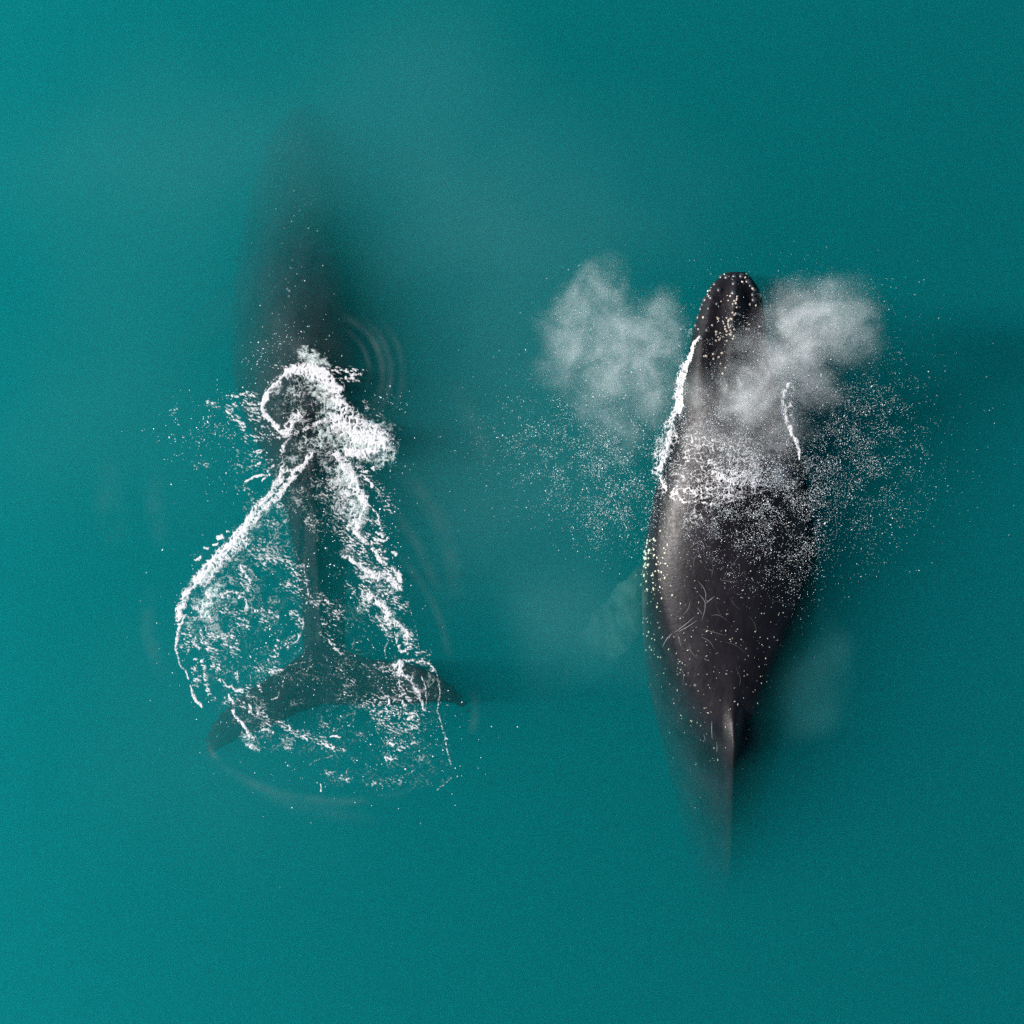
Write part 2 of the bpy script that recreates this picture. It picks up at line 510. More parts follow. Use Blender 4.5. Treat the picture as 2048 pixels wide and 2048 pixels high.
fluke_r = densify([((*P(644, 1250, -0.58),), (*P(644, 1410, -0.60),)),
    ((*P(700, 1310, -0.56),), (*P(700, 1412, -0.58),)),
    ((*P(770, 1318, -0.54),), (*P(765, 1412, -0.58),)),
    ((*P(845, 1330, -0.32),), (*P(835, 1408, -0.36),)),
    ((*P(900, 1362, -0.38),), (*P(880, 1402, -0.40),)),
    ((*P(935, 1396, -0.46),), (*P(915, 1410, -0.48),)),
    ((*P(945, 1430, -0.54),), (*P(942, 1432, -0.54),))], 30)
flip_l = densify([((*P(510, 520, -2.1),), (*P(505, 640, -2.1),)), ((*P(400, 600, -2.7),), (*P(410, 700, -2.8),)),
    ((*P(320, 720, -3.3),), (*P(345, 790, -3.4),)), ((*P(290, 830, -3.8),), (*P(300, 840, -3.8),))], 24)
flip_r = densify([((*P(735, 520, -2.1),), (*P(740, 640, -2.1),)), ((*P(850, 600, -2.7),), (*P(840, 700, -2.8),)),
    ((*P(930, 720, -3.3),), (*P(905, 790, -3.4),)), ((*P(960, 830, -3.8),), (*P(950, 840, -3.8),))], 24)
parts_l = [loft(body_rows(ST_L, relief_l))] + [loft(fin_rows(q, th_)) for q, th_ in ((fluke_l, .10), (fluke_r, .10), (flip_l, .12), (flip_r, .12))]
body_l, BVH_L = make_body("body", parts_l, .04, lambda co: np.zeros(len(co)), whale_l, M_SKIN)

EYE = Vector((0, 0, CAMH))
def on_skin(bvh, px, py):
    d = (P(px, py, 0) - EYE).normalized()
    loc, nrm, i, dist = bvh.ray_cast(EYE, d)
    return (loc, nrm) if loc is not None else (None, None)

# ------------------------------------------------------------------ what grows on the whales
def barnacle_mesh(name, r, h, seg=12):
    """a little volcano: ring wall with a hole in its top"""
    prof = [(r * 1.15, -.3 * h), (r, .25 * h), (r * .72, h), (r * .45, .95 * h), (r * .36, .35 * h)]
    th = np.linspace(0, 2 * np.pi, seg, endpoint=False)
    rg = np.random.default_rng(3)
    wob = 1 + .12 * rg.standard_normal(seg)
    v = [np.stack([a * np.cos(th) * wob, a * np.sin(th) * wob, np.full(seg, z)], -1) for a, z in prof]
    V, F = loft(v)
    bm = bmesh.new(); vs = [bm.verts.new(q) for q in V]
    for q in F[:-2] + F[-1:]:
        bm.faces.new([vs[k] for k in q])
    for f in bm.faces: f.smooth = True
    me = bpy.data.meshes.new(name); bm.to_mesh(me); bm.free()
    me.materials.append(M_BARN)
    return me

def knob_mesh(name, r):
    bm = bmesh.new()
    bmesh.ops.create_icosphere(bm, subdivisions=2, radius=r)
    for v in bm.verts: v.co.z = v.co.z * .75
    for f in bm.faces: f.smooth = True
    me = bpy.data.meshes.new(name); bm.to_mesh(me); bm.free()
    me.materials.append(M_TUB)
    return me

def stick(name, me, root, bvh, px, py, scale=1.0, sink=0.0):
    loc, nrm = on_skin(bvh, px, py)
    if loc is None: return None
    o = bpy.data.objects.new(name, me); COL.objects.link(o)
    o.parent = root
    q = nrm.to_track_quat('Z', 'Y')
    o.location = loc - nrm * sink - root.location
    o.rotation_euler = q.to_euler()
    o.scale = (scale * random.uniform(.85, 1.15), scale * random.uniform(.85, 1.15), scale)
    return o

ZR = lambda X, Y: (1300 + X / 6.0375, 520 + Y / 6.0375)
BARN = [(935,428),(972,436),(1053,441),(948,490),(1020,493),(1045,485),(1050,470),(1038,522),(1002,533),(860,500),(822,537),(1048,573),(1080,570),
 (1000,636),(1022,663),(1035,650),(1063,650),(1080,663),(928,698),(972,705),(988,714),(955,725),(948,742),(826,709),(808,692),(830,737),(645,692),
 (753,788),(945,772),(950,792),(957,815),(910,802),(893,768),(912,835),(928,860),(972,850),(1018,838),(983,873),(965,895),(980,902),(928,903),
 (803,867),(850,882),(800,900),(825,930),(852,944),(882,928),(840,963),(797,972),(930,976),(1097,865),(1098,907),(1013,920),(1003,950),(1070,945),
 (1125,797),(1200,780),(1165,835),(1190,837),(872,1123),(833,1172),(770,1195),(855,1250),(765,1135),(680,1160),(655,1162),(915,1300),(880,1370),
 (1115,265),(1150,210),(1165,175),(1205,540),(1240,345),(1330,425),(1280,550),(705,375),(740,345),(800,245),(900,175),(715,440),(660,460),(605,570),
 (620,535),(578,645),(585,835),(605,938)]
TUB = [(840,360),(1005,395),(1015,280),(815,530),(710,580),(700,845),(625,945),(735,455),(1250,415),(1260,480),(860,200),(780,285),(730,360),(660,480),
 (1110,190),(1190,260),(1220,310),(1310,420),(990,790),(612,590),(580,690),(550,790),(935,205),(700,410),(630,540),(1270,360),(1020,190)]
small = {(830,737),(808,692),(893,768),(822,537),(860,500),(935,428)}
ME_B = barnacle_mesh("barnacle", .020, .018)
ME_T = knob_mesh("tubercle", .060)
for q in BARN:
    stick("barnacle", ME_B, whale_r, BVH_R, *ZR(*q), scale=.55 if q in small else random.uniform(.8, 1.1))
for q in TUB:
    stick("tubercle", ME_T, whale_r, BVH_R, *ZR(*q), scale=random.uniform(.75, 1.1), sink=.01)

def join_on_skin(name, me_src, root, bvh, spots, mat):
    """many small growths as one part that follows the skin"""
    n = len(me_src.vertices); co = np.empty(n * 3, np.float32); me_src.vertices.foreach_get("co", co); co = co.reshape(-1, 3)
    polys = [tuple(p.vertices) for p in me_src.polygons]
    V, F = [], []
    for px, py, sx, sy in spots:
        loc, nrm = on_skin(bvh, px, py)
        if loc is None: continue
        m = nrm.to_track_quat('Z', 'Y').to_matrix() @ Matrix.Rotation(random.uniform(0, 6.3), 3, 'Z')
        c = co * np.array([sx, sy, min(sx, sy)]); c = c @ np.array(m).T + np.array(loc)
        b = len(V) * n
        V.append(c); F += [tuple(k + b for k in p) for p in polys]
    me = bpy.data.meshes.new(name)
    me.from_pydata(np.concatenate(V).tolist(), [], F)
    me.polygons.foreach_set("use_smooth", np.ones(len(me.polygons), bool))
    o = link_mesh(name, me, mat, root)
    o["kind"] = "stuff"
    return o

def spots_in(n, cx, cy, sx, sy, lo, hi, ex=1.6):
    out = []
    for _ in range(n):
        s = math.exp(random.uniform(math.log(lo), math.log(hi)))
        out.append((random.gauss(cx, sx), random.gauss(cy, sy), s, s * random.uniform(1, ex)))
    return out
flank = spots_in(90, 1308, 1150, 20, 50, .3, 1.0) + spots_in(26, 1290, 1110, 11, 25, .8, 1.4) + spots_in(40, 1300, 1270, 18, 60, .2, .6)
o = join_on_skin("barnacle_crust", ME_B, whale_r, BVH_R, flank, M_PATCH)
o["label"] = "pale yellowish crust of barnacles along the shoulder"
back = (spots_in(70, 1400, 1400, 60, 90, .18, .5, 2.6) + spots_in(50, 1540, 1290, 40, 100, .18, .5, 2.6) + spots_in(50, 1590, 1160, 25, 60, .2, .5, 2.4)
        + spots_in(30, 1420, 1250, 60, 60, .15, .4, 2.4) + spots_in(24, 1360, 1380, 30, 60, .2, .5, 2.4))
back += spots_in(120, 1450, 1230, 75, 150, .10, .3, 3.5) + spots_in(80, 1590, 1130, 22, 60, .1, .35, 3)
join_on_skin("scar_speck", ME_B, whale_r, BVH_R, back, M_PATCH)

def ribbon(name, root, bvh, pts, wpx, mat, lift=.004):
    """a thin raised strip on the skin through the given photo points"""
    pts = np.array(pts, float); t = np.linspace(0, len(pts) - 1, 14 * (len(pts) - 1) + 1)
    p = np.stack([smooth_interp(t, np.arange(len(pts)), pts[:, i], 4) for i in (0, 1)], -1)
    d = np.gradient(p, axis=0); d /= np.linalg.norm(d, axis=1)[:, None] + 1e-9
    nrm2 = np.stack([-d[:, 1], d[:, 0]], -1)
    V = []
    for i in range(len(p)):
        wd = wpx * math.sin(math.pi * (i + .6) / (len(p) + .2)) ** .6
        for s, up in ((-.5, -.004), (0, lift), (.5, -.004)):
            loc, n = on_skin(bvh, *(p[i] + nrm2[i] * wd * s))
            if loc is None: return None
            V.append(loc + n * up)
    F = []
    for i in range(len(p) - 1):
        for j in (0, 1):
            a = i * 3 + j
            F.append((a, a + 1, a + 4, a + 3))
    me = bpy.data.meshes.new(name); me.from_pydata(V, [], F); me.update()
    me.polygons.foreach_set("use_smooth", np.ones(len(F), bool))
    return link_mesh(name, me, mat, root)

Z5 = lambda X, Y: (1200 + X * .2588, 1050 + Y * .2588)
SCARS = [([(755,432),(800,480),(820,530),(815,600)],2.2),([(765,535),(795,565),(815,600),(812,660),(785,740)],2.4),([(885,550),(820,605)],3.0),([(750,635),(790,690)],1.8),
 ([(735,705),(660,770),(570,835)],1.5),([(755,735),(680,785),(600,828)],1.6),([(560,835),(510,885),(480,950)],2.0),([(1085,225),(1050,275),(1005,328)],1.6),
 ([(1020,335),(1045,375)],1.8),([(930,425),(1000,435),(1075,445)],1.6),([(790,805),(870,825),(970,855)],1.5),([(780,865),(850,895),(890,970)],1.5),
 ([(1320,585),(1400,595),(1480,630)],1.8),([(600,840),(615,900),(630,950)],1.2),([(1000,560),(1040,620),(1100,665)],1.2),([(805,1030),(830,1050)],1.8),
 ([(1090,380),(1160,430),(1260,470)],1.0),([(690,180),(740,140),(790,110)],1.2),([(700,560),(690,640),(640,700)],1.0),([(900,620),(930,700),(1010,760)],1.0),([(1150,700),(1200,760),(1210,830)],1.0),([(680,900),(700,980),(760,1040)],1.1),([(960,900),(1060,930),(1130,990)],1.0),([(860,700),(910,690),(960,720)],1.3),([(760,200),(720,280),(730,360)],.9),([(850,250),(880,330),(860,400)],.9),([(1050,1100),(1090,1180),(1080,1240)],1.0),([(620,1080),(650,1160),(640,1230)],1.0),([(865,1510),(862,1580),(868,1660)],2.4),([(800,1615),(815,1670)],1.6),([(905,1690),(903,1760)],2.0)]
for q, wd in SCARS:
    ribbon("scar", whale_r, BVH_R, [Z5(*a) for a in q], wd, M_SCAR)
left_specks = spots_in(46, 590, 690, 70, 60, .2, .55, 2) + spots_in(14, 575, 520, 30, 70, .3, .6, 1.5)
join_on_skin("scar_speck", ME_B, whale_l, BVH_L, left_specks, M_PATCH)

# ------------------------------------------------------------------ foam
def seg_dist(X, Y, a, b):
    ax, ay = a; bx, by = b
    dx, dy = bx - ax, by - ay
    t = np.clip(((X - ax) * dx + (Y - ay) * dy) / (dx * dx + dy * dy + 1e-9), 0, 1)
    return np.hypot(X - ax - t * dx, Y - ay - t * dy), t

def stroke_field(X, Y, strokes):
    """strokes: (points, width px (one or two numbers), strength) -> greatest of their soft profiles"""
    D = np.zeros_like(X)
    for pts, wd, st in strokes:
        w0, w1 = (wd, wd) if np.isscalar(wd) else wd
        n = len(pts) - 1
        m = max(w0, w1) * 1.05
        xs = [p[0] for p in pts]; ys = [p[1] for p in pts]
        sel = (X > min(xs) - m) & (X < max(xs) + m) & (Y > min(ys) - m) & (Y < max(ys) + m)
        if not sel.any(): continue
        x = X[sel]; y = Y[sel]; best = np.zeros_like(x)
        for i in range(n):
            d, t = seg_dist(x, y, pts[i], pts[i + 1])
            ww = w0 + (w1 - w0) * (i + t) / n
            best = np.maximum(best, np.clip(1 - (d / ww) ** 2, 0, 1))
        D[sel] = np.maximum(D[sel], best * st)
    return D

def foam_mesh(name, x0, y0, x1, y1, cell, field, zbase, hmax, hnoise=.5):
    """a relief of foam on the water: cells where the field is positive, their height rising from its edge"""
    xs = np.arange(x0, x1, cell); ys = np.arange(y0, y1, cell)
    X, Y = np.meshgrid(xs, ys)
    F = field(X, Y)
    h = hmax * np.sqrt(np.clip(F * 2.0, 0, 1)) * (1 - hnoise + hnoise * fbm(X / 9, Y / 9, 91, 3) * 1.6)
    Zb = zbase(X, Y) if callable(zbase) else np.full_like(X, zbase)
    act = np.maximum(np.maximum(F[:-1, :-1], F[1:, :-1]), np.maximum(F[:-1, 1:], F[1:, 1:])) > LOW
    act &= np.isfinite(Zb[:-1, :-1] + Zb[1:, :-1] + Zb[:-1, 1:] + Zb[1:, 1:])
    z = np.nan_to_num(Zb) - .004 + h
    sc = (CAMH - np.nan_to_num(Zb)) / CAMH
    V = np.stack([(X - 1024) * KM * sc, (1024 - Y) * KM * sc, z], -1).reshape(-1, 3)
    idx = np.arange(X.size).reshape(X.shape)
    Q = np.stack([idx[:-1, :-1], idx[1:, :-1], idx[1:, 1:], idx[:-1, 1:]], -1)[act]
    used = np.unique(Q)
    mp = np.zeros(X.size, int); mp[used] = np.arange(len(used))
    me = mesh_np(name, V[used], mp[Q])
    at = me.attributes.new("thick", 'FLOAT', 'POINT')
    at.data.foreach_set("value", np.clip((F.ravel()[used] - LOW) / .5, 0, 1).astype(np.float32))
    return me

LOW = -.10
def lace(X, Y, s1, s2, seed):
    wx = X + 9 * (fbm(X / 22, Y / 22, seed + 40) - .5) * 2 + 3 * (fbm(X / 7, Y / 7, seed + 44) - .5) * 2
    wy = Y + 9 * (fbm(X / 22, Y / 22, seed + 41) - .5) * 2 + 3 * (fbm(X / 7, Y / 7, seed + 45) - .5) * 2
    a1, a2 = worley(wx / s1, wy / s1, seed)
    b1, b2 = worley(wx / s2, wy / s2, seed + 1)
    big = np.clip((a2 - a1) * 1.25, 0, 1); fine = np.clip((b2 - b1) * 1.25, 0, 1)
    return .68 * big + .42 * fine + .50 * (fbm(X / 12, Y / 12, seed + 2, 5) - .28)

def blobs(X, Y, sx, sy, ang, seed):
    c, s = math.cos(ang), math.sin(ang)
    u = X * c + Y * s; v = -X * s + Y * c
    u = u + 3 * (fbm(X / 9, Y / 9, seed + 7) - .5); v = v + 3 * (fbm(X / 9, Y / 9, seed + 8) - .5)
    n = fbm(u / sx, v / sy, seed, 3)
    return np.clip((n - .25) / .5, 0, 1)

def warpxy(X, Y, amp, seed):
    return (X + amp * 2 * (fbm(X / 16, Y / 16, seed, 4) - .5), Y + amp * 2 * (fbm(X / 16, Y / 16, seed + 9, 4) - .5))

Z2 = lambda *p: [(300 + X * .2588, 700 + Y * .2588) for X, Y in p]
Z4 = lambda *p: [(300 + X * .20704, 1100 + Y * .20704) for X, Y in p]
Z6 = lambda *p: [(600 + X * .25873, 1100 + Y * .25873) for X, Y in p]
SOLID = [   # crisp rims and thick churned water
 (Z2((1060,165),(980,250),(905,330),(870,420),(890,500),(960,580),(1060,650)), 8, 1.15),
 (Z2((1050,185),(1110,150),(1190,135),(1280,150),(1360,190)), 15, 1.35),
 (Z2((1190,150),(1300,190),(1400,250),(1450,300)), 20, 1.25),
 (Z2((1360,220),(1420,320),(1480,430),(1560,520),(1640,600)), 24, 1.0),
 (Z2((1480,560),(1560,600),(1650,680),(1760,700)), 36, 1.12),
 (Z2((1600,620),(1720,640),(1800,690)), 26, 1.05),
 (Z2((1540,790),(1640,800),(1740,770)), 16, 1.15),
 (Z2((1060,650),(1090,560),(1130,510)), 16, 1.0),
 (Z2((1130,640),(1230,600),(1300,560),(1370,540)), 6, .85),
 (Z2((1075,660),(1035,760),(1015,860),(1030,930)), 7, .8),
 (Z2((1250,800),(1190,890),(1110,945),(1050,920)), 7, 1.05),
 (Z2((1150,930),(1070,1010),(1000,1110),(960,1150)), 10, 1.1),
 (Z2((1030,930),(980,1020),(930,1110),(850,1190),(780,1280)), 11, .95),
 (Z2((1010,1110),(930,1190),(860,1260),(800,1330)), 9, 1.05),
 (Z2((800,1280),(740,1370),(670,1450),(590,1540),(510,1620)), (17, 16), 1.05),
 (Z2((740,1470),(660,1540),(600,1600)), 14, .8),
 (Z2((510,1620),(430,1700),(360,1790),(290,1870),(250,1920)), (14, 11), 1.1),
 (Z4((620,100),(520,200),(440,300),(360,400),(330,480),(280,600),(290,700)), (14, 12), 1.05),
 (Z4((700,130),(610,220),(560,300),(500,340)), 11, .75),
 (Z4((560,430),(570,520),(500,560),(420,560)), 11, .8),
 (Z4((330,650),(440,670),(560,620),(600,690),(540,760),(490,790)), 7, .7),
 (Z4((490,780),(510,860),(490,940),(420,930)), 6, .72),
 (Z4((285,740),(268,860),(262,1000),(285,1090),(330,1170),(375,1240)), (6, 3), .9),
 (Z4((390,1310),(420,1400),(450,1460),(505,1505)), (3.5, 6), .9),
 (Z4((870,145),(920,150),(965,200)), 4, .75), (Z4((880,160),(905,220),(950,260),(965,310)), 6.5, .95),
 (Z4((900,330),(950,380),(880,420),(800,410),(740,400),(690,420),(700,450),(760,450)), 4.5, .8),
 (Z4((880,450),(930,480),(930,580)), 6, .85),
 (Z4((765,1400),(800,1490),(830,1600),(900,1680),(950,1770),(1000,1830)), (4.5, 5.5), 1.0),
 (Z4((1000,1800),(960,1850),(920,1870),(1000,1900),(1060,1940)), 7, .72),
 (Z4((650,1240),(720,1290),(810,1330),(900,1350)), 4.5, .85), (Z4((850,1180),(852,1300)), 3.5, .85), (Z4((830,1200),(836,1240)), 3, .8),
 (Z4((960,1500),(965,1570),(1035,1605),(1040,1540)), 4, .9), (Z4((1060,1750),(1130,1730),(1180,1750)), 4.5, .8),
 (Z4((1490,150),(1500,260),(1530,430),(1500,600),(1475,740),(1420,880),(1340,940)), 3.6, .72),
 (Z4((1260,1160),(1180,1200)), 3, .6), (Z4((1310,1220),(1285,1320),(1220,1430),(1140,1460)), 2.8, .62), (Z4((1100,1470),(1040,1540)), 4, .7),
 (Z2((1430,800),(1480,860),(1500,930)), 11, 1.0), (Z2((1480,880),(1540,960),(1590,1050)), 22, .86), (Z2((1460,1010),(1520,1100)), 18, .8),
 (Z2((1560,1060),(1640,1120),(1665,1220),(1630,1300)), 17, .95), (Z2((1560,1180),(1590,1290),(1600,1350)), 14, .85),
 (Z2((1600,1340),(1590,1420),(1650,1480)), 10, 1.0), (Z2((1420,1030),(1470,1130),(1500,1230)), 22, .55),
 (Z2((1600,1450),(1640,1500),(1660,1570)), 4, .8),
 (Z2((1750,1480),(1830,1455)), 5, 1.1), (Z2((1760,1410),(1790,1430)), 5.5, 1.1), (Z2((1720,1490),(1715,1540),(1750,1590),(1800,1640)), 5.5, 1.1),
 (Z2((1660,1190),(1720,1230),(1770,1300),(1780,1350)), 2.6, .95),
 (Z2((740,1020),(800,985),(870,965),(925,965)), 3.2, 1.1), (Z2((870,1015),(920,960)), 3, 1.1), (Z2((910,930),(950,900)), 4.5, 1.0),
 (Z2((800,780),(840,765),(880,770),(850,790),(800,785)), 2.6, 1.1), (Z2((820,885),(850,870)), 4, 1.1),
 (Z2((1510,215),(1565,210)), 4.2, 1.2), (Z2((1530,190),(1585,183)), 3.6, 1.2), (Z2((1480,155),(1530,165)), 3, 1.1), (Z2((1570,150),(1590,155)), 3.4, 1.2),
 (Z2((520,1455),(560,1440)), 6.5, 1.3), (Z2((495,1502),(525,1497)), 3.8, 1.3), (Z2((425,1528),(455,1522)), 4.2, 1.3), (Z2((355,1615),(375,1612)), 3.2, 1.3), (Z2((385,1600),(400,1594)), 3, 1.3), (Z2((600,1405),(615,1403)), 3.4, 1.3),
 (Z2((1880,1560),(1905,1572)), 5, 1.3), (Z2((1640,940),(1680,940)), 4, 1.2), (Z2((1680,995),(1700,1010)), 4.5, 1.1), (Z2((1715,1030),(1725,1050)), 4.5, 1.2), (Z2((1720,905),(1730,915)), 4.5, 1.2),
 (Z6((335,60),(390,65),(430,95),(500,140),(560,190),(620,220)), (6.5, 11), 1.05), (Z6((620,190),(670,190),(710,250),(760,290)), 11, 1.0),
 (Z6((720,150),(760,180),(765,230)), 8, .95), (Z6((500,130),(520,210),(470,210)), 6, .9), (Z6((600,270),(650,290),(720,330)), 6, .8),
 (Z6((530,340),(560,380),(640,420),(670,480),(670,540)), (14, 11), 1.12), (Z6((500,290),(480,350),(500,430),(550,510)), 4, .7),
 (Z6((680,580),(740,540),(790,590),(830,640),(820,700)), 7.5, 1.0), (Z6((620,550),(660,620),(700,680)), 4, .8),
 (Z6((750,660),(750,720),(770,780),(830,800)), 6.5, .92), (Z6((830,710),(820,790)), 5, .85),
 (Z6((730,890),(770,870),(780,940),(740,970)), 9.5, 1.02), (Z6((790,960),(860,990),(890,1060),(930,1110)), (6, 7), .98), (Z6((760,1010),(780,1040)), 4, .8), (Z6((930,1120),(945,1190),(960,1245)), 5, .9),
 (Z6((760,1130),(820,1120)), 4, .9), (Z6((790,1180),(825,1210)), 5, 1.0), (Z6((830,1310),(875,1290)), 4, 1.0), (Z6((685,1165),(690,1200)), 4, 1.1),
 (Z6((850,860),(900,850),(960,880)), 4, .8), (Z6((970,880),(1010,880),(1040,930),(1010,920)), 4, .85),
 (Z6((180,1500),(230,1525),(260,1525)), 4.2, 1.1), (Z6((240,1445),(310,1450)), 2.6, 1.1), (Z6((20,1440),(60,1470)), 3, .9), (Z6((215,700),(250,730),(290,770),(320,805)), 2.8, .85),
 (Z6((700,1500),(730,1515)), 4, 1.0), (Z6((680,1605),(700,1615)), 3, 1.0), (Z6((765,1545),(790,1555)), 3, 1.1), (Z6((165,1810),(170,1870)), 2, 1.0),
 (Z6((200,385),(215,405)), 4, 1.1),
]
THIN = [    # hair-thin films
 (Z6((1030,900),(1060,970),(1080,1060),(1080,1130),(1060,1240),(1090,1330),(1120,1440),(1140,1560),(1170,1660)), 2.6, .56),
 (Z6((940,980),(970,1060),(975,1160),(970,1240)), 2.4, .62), (Z6((1170,1760),(1120,1810),(1060,1860)), 2.2, .46),
 (Z6((830,390),(870,500),(900,650),(930,790)), 2.0, .4), (Z6((690,690),(655,780),(665,830)), 2.4, .55), (Z6((960,1245),(1050,1255)), 2, .45),
 (Z6((430,1230),(420,1300),(385,1360)), 2, .45), (Z6((590,1395),(640,1470),(655,1500)), 2, .5), (Z6((700,1380),(700,1480)), 2, .45), (Z6((70,1660),(120,1625),(250,1590)), 2.4, .45),
 (Z6((520,1630),(520,1690)), 1.8, .4), (Z6((610,1600),(550,1700),(480,1740)), 1.8, .38), (Z6((370,1690),(350,1760)), 2.4, .5),
 (Z4((1350,1110),(1500,1080)), 2.2, .45), (Z4((1360,1230),(1450,1170),(1560,1120)), 2, .45), (Z4((1320,1290),(1500,1260),(1700,1230)), 1.8, .36), (Z4((1100,1380),(1250,1300),(1500,1310)), 1.6, .3),
 (Z2((1180,1000),(1160,1200),(1050,1300),(960,1450),(870,1560)), 2.6, .42), (Z2((1330,1290),(1400,1230)), 2, .4), (Z2((1290,880),(1200,1100),(1120,1250)), 2.0, .34),
 (Z2((1020,170),(960,230),(890,310)), 3.5, .5),
]
FLECK = [   # ragged flakes scattered about the thick foam
 (Z2((660,350),(740,345),(830,350)), 8, .72), (Z2((640,430),(740,420),(850,450)), 16, .66), (Z2((600,490),(680,540),(720,600)), 10, .8), (Z2((770,520),(870,520)), 12, .62),
 (Z2((740,680),(860,680),(980,670)), 12, .6), (Z2((700,800),(830,830),(980,860)), 16, .36), (Z2((680,900),(900,900)), 16, .3), (Z2((1380,140),(1480,160),(1640,170)), 11, .58), (Z2((1480,230),(1620,230)), 8, .42),
 (Z2((820,600),(900,590)), 14, .42), (Z2((950,130),(1050,130)), 5, .6), (Z2((700,1050),(800,1150),(760,1200)), 14, .36), (Z2((420,600),(620,650)), 16, .22),
 (Z2((1600,900),(1720,1020),(1780,1080)), 14, .5), (Z2((1780,1120),(1860,1180),(1850,1240)), 14, .52), (Z2((1680,1320),(1790,1330),(1800,1400)), 10, .6), (Z2((1680,1430),(1620,1600)), 14, .6),
 (Z2((1500,1400),(1650,1650),(1800,1750),(1900,1850)), 22, .62), (Z2((1750,1480),(1830,1680),(1920,1790)), 16, .64),
 (Z6((480,160),(560,250),(480,310),(500,430)), 18, .62), (Z6((640,330),(740,400),(800,440)), 20, .6), (Z6((700,380),(780,420)), 12, .66), (Z6((600,540),(700,640)), 18, .5),
 (Z6((740,560),(830,640),(850,740)), 16, .62), (Z6((880,790),(990,800)), 12, .45), (Z6((780,860),(960,860)), 10, .5), (Z6((720,960),(800,1060),(680,1120)), 22, .5),
 (Z6((540,1180),(700,1150),(880,1130)), 22, .48), (Z6((600,1260),(760,1260),(900,1280)), 22, .58), (Z6((640,1340),(760,1400),(900,1340)), 22, .5), (Z6((700,1440),(760,1520),(890,1470)), 20, .4),
 (Z6((670,1600),(740,1610)), 12, .52), (Z6((930,1580),(950,1640)), 8, .4), (Z6((550,1790),(660,1810),(780,1780)), 14, .36), (Z6((200,1720),(300,1760),(370,1770)), 12, .5), (Z6((0,1400),(120,1460),(200,1470)), 10, .52), (Z6((200,1540),(330,1540)), 12, .42),
 (Z6((180,380),(250,440),(300,500)), 18, .5), (Z6((180,560),(270,570)), 12, .5), (Z6((170,660),(240,690)), 8, .52), (Z6((260,880),(420,1040)), 12, .34), (Z6((470,900),(560,980)), 14, .3), (Z6((600,890),(680,940)), 12, .5), (Z6((340,1110),(420,1160)), 8, .45), (Z6((350,260),(440,340)), 12, .46),
 (Z4((1000,20),(1100,120),(1150,60)), 20, .5), (Z4((1230,100),(1310,140)), 12, .6), (Z4((1400,180),(1450,280)), 18, .62), (Z4((1320,330),(1450,400)), 18, .52), (Z4((1380,600),(1450,700)), 14, .56), (Z4((1330,900),(1420,860)), 14, .5),
 (Z4((680,590),(820,630),(900,600)), 14, .5), (Z4((1000,580),(1100,600),(1220,620)), 12, .52), (Z4((840,660),(940,740)), 14, .56), (Z4((1080,690),(1120,740)), 12, .5), (Z4((580,830),(720,840),(810,830)), 10, .7), (Z4((710,890),(800,940)), 9, .66), (Z4((830,880),(860,950)), 12, .45),
 (Z4((350,800),(420,880),(360,930)), 20, .55), (Z4((440,1060),(430,1180),(470,1220),(440,1300)), (9, 10), .72), (Z4((500,1070),(530,1150),(535,1250),(560,1360)), 8, .78), (Z4((560,1380),(610,1440)), 8, .5),
 (Z4((540,900),(620,990),(650,1090)), 14, .62), (Z4((800,1000),(830,1040)), 9, .6), (Z4((620,1130),(690,1170)), 10, .6), (Z4((1250,880),(1210,1000),(1170,1050)), 10, .68), (Z4((1040,1140),(1180,1170),(1260,1130)), 10, .62),
 (Z4((1030,1240),(1060,1350)), 8, .52), (Z4((820,1370),(940,1340),(990,1450)), 12, .6), (Z4((740,1460),(800,1470),(920,1500)), 12, .62), (Z4((1060,1580),(1140,1650),(1120,1720)), 14, .52), (Z4((1230,1660),(1360,1730),(1500,1820)), 10, .68), (Z4((1300,1830),(1380,1850),(1320,1900)), 14, .42), (Z4((1650,1860),(1770,1910)), 9, .75), (Z4((1680,1680),(1780,1740)), 14, .4),
 (Z4((1600,480),(1700,520),(1760,590)), 16, .5), (Z4((1680,690),(1780,700)), 10, .5), (Z4((1720,850),(1840,1000)), 8, .6), (Z4((1690,820),(1840,960)), 16, .35),
 (Z2((1380,1080),(1450,1200),(1500,1350)), 40, .42), (Z2((1500,1300),(1560,1400)), 24, .5), (Z2((1230,1300),(1270,1370)), 16, .42), (Z2((1080,1650),(1000,1600),(880,1500)), 24, .4), (Z2((1160,1680),(1180,1800)), 16, .5),
 (Z2((870,1230),(1000,1200)), 14, .5), (Z2((850,1350),(960,1330)), 16, .46), (Z2((690,1650),(760,1850)), 20, .35),
 (Z2((180,480),(200,460)), 10, .35), (Z2((440,410),(540,430)), 10, .5), (Z2((340,890),(450,880)), 8, .45), (Z2((1840,650),(1880,700)), 10, .4), (Z2((1660,420),(1780,530)), 12, .35),
]
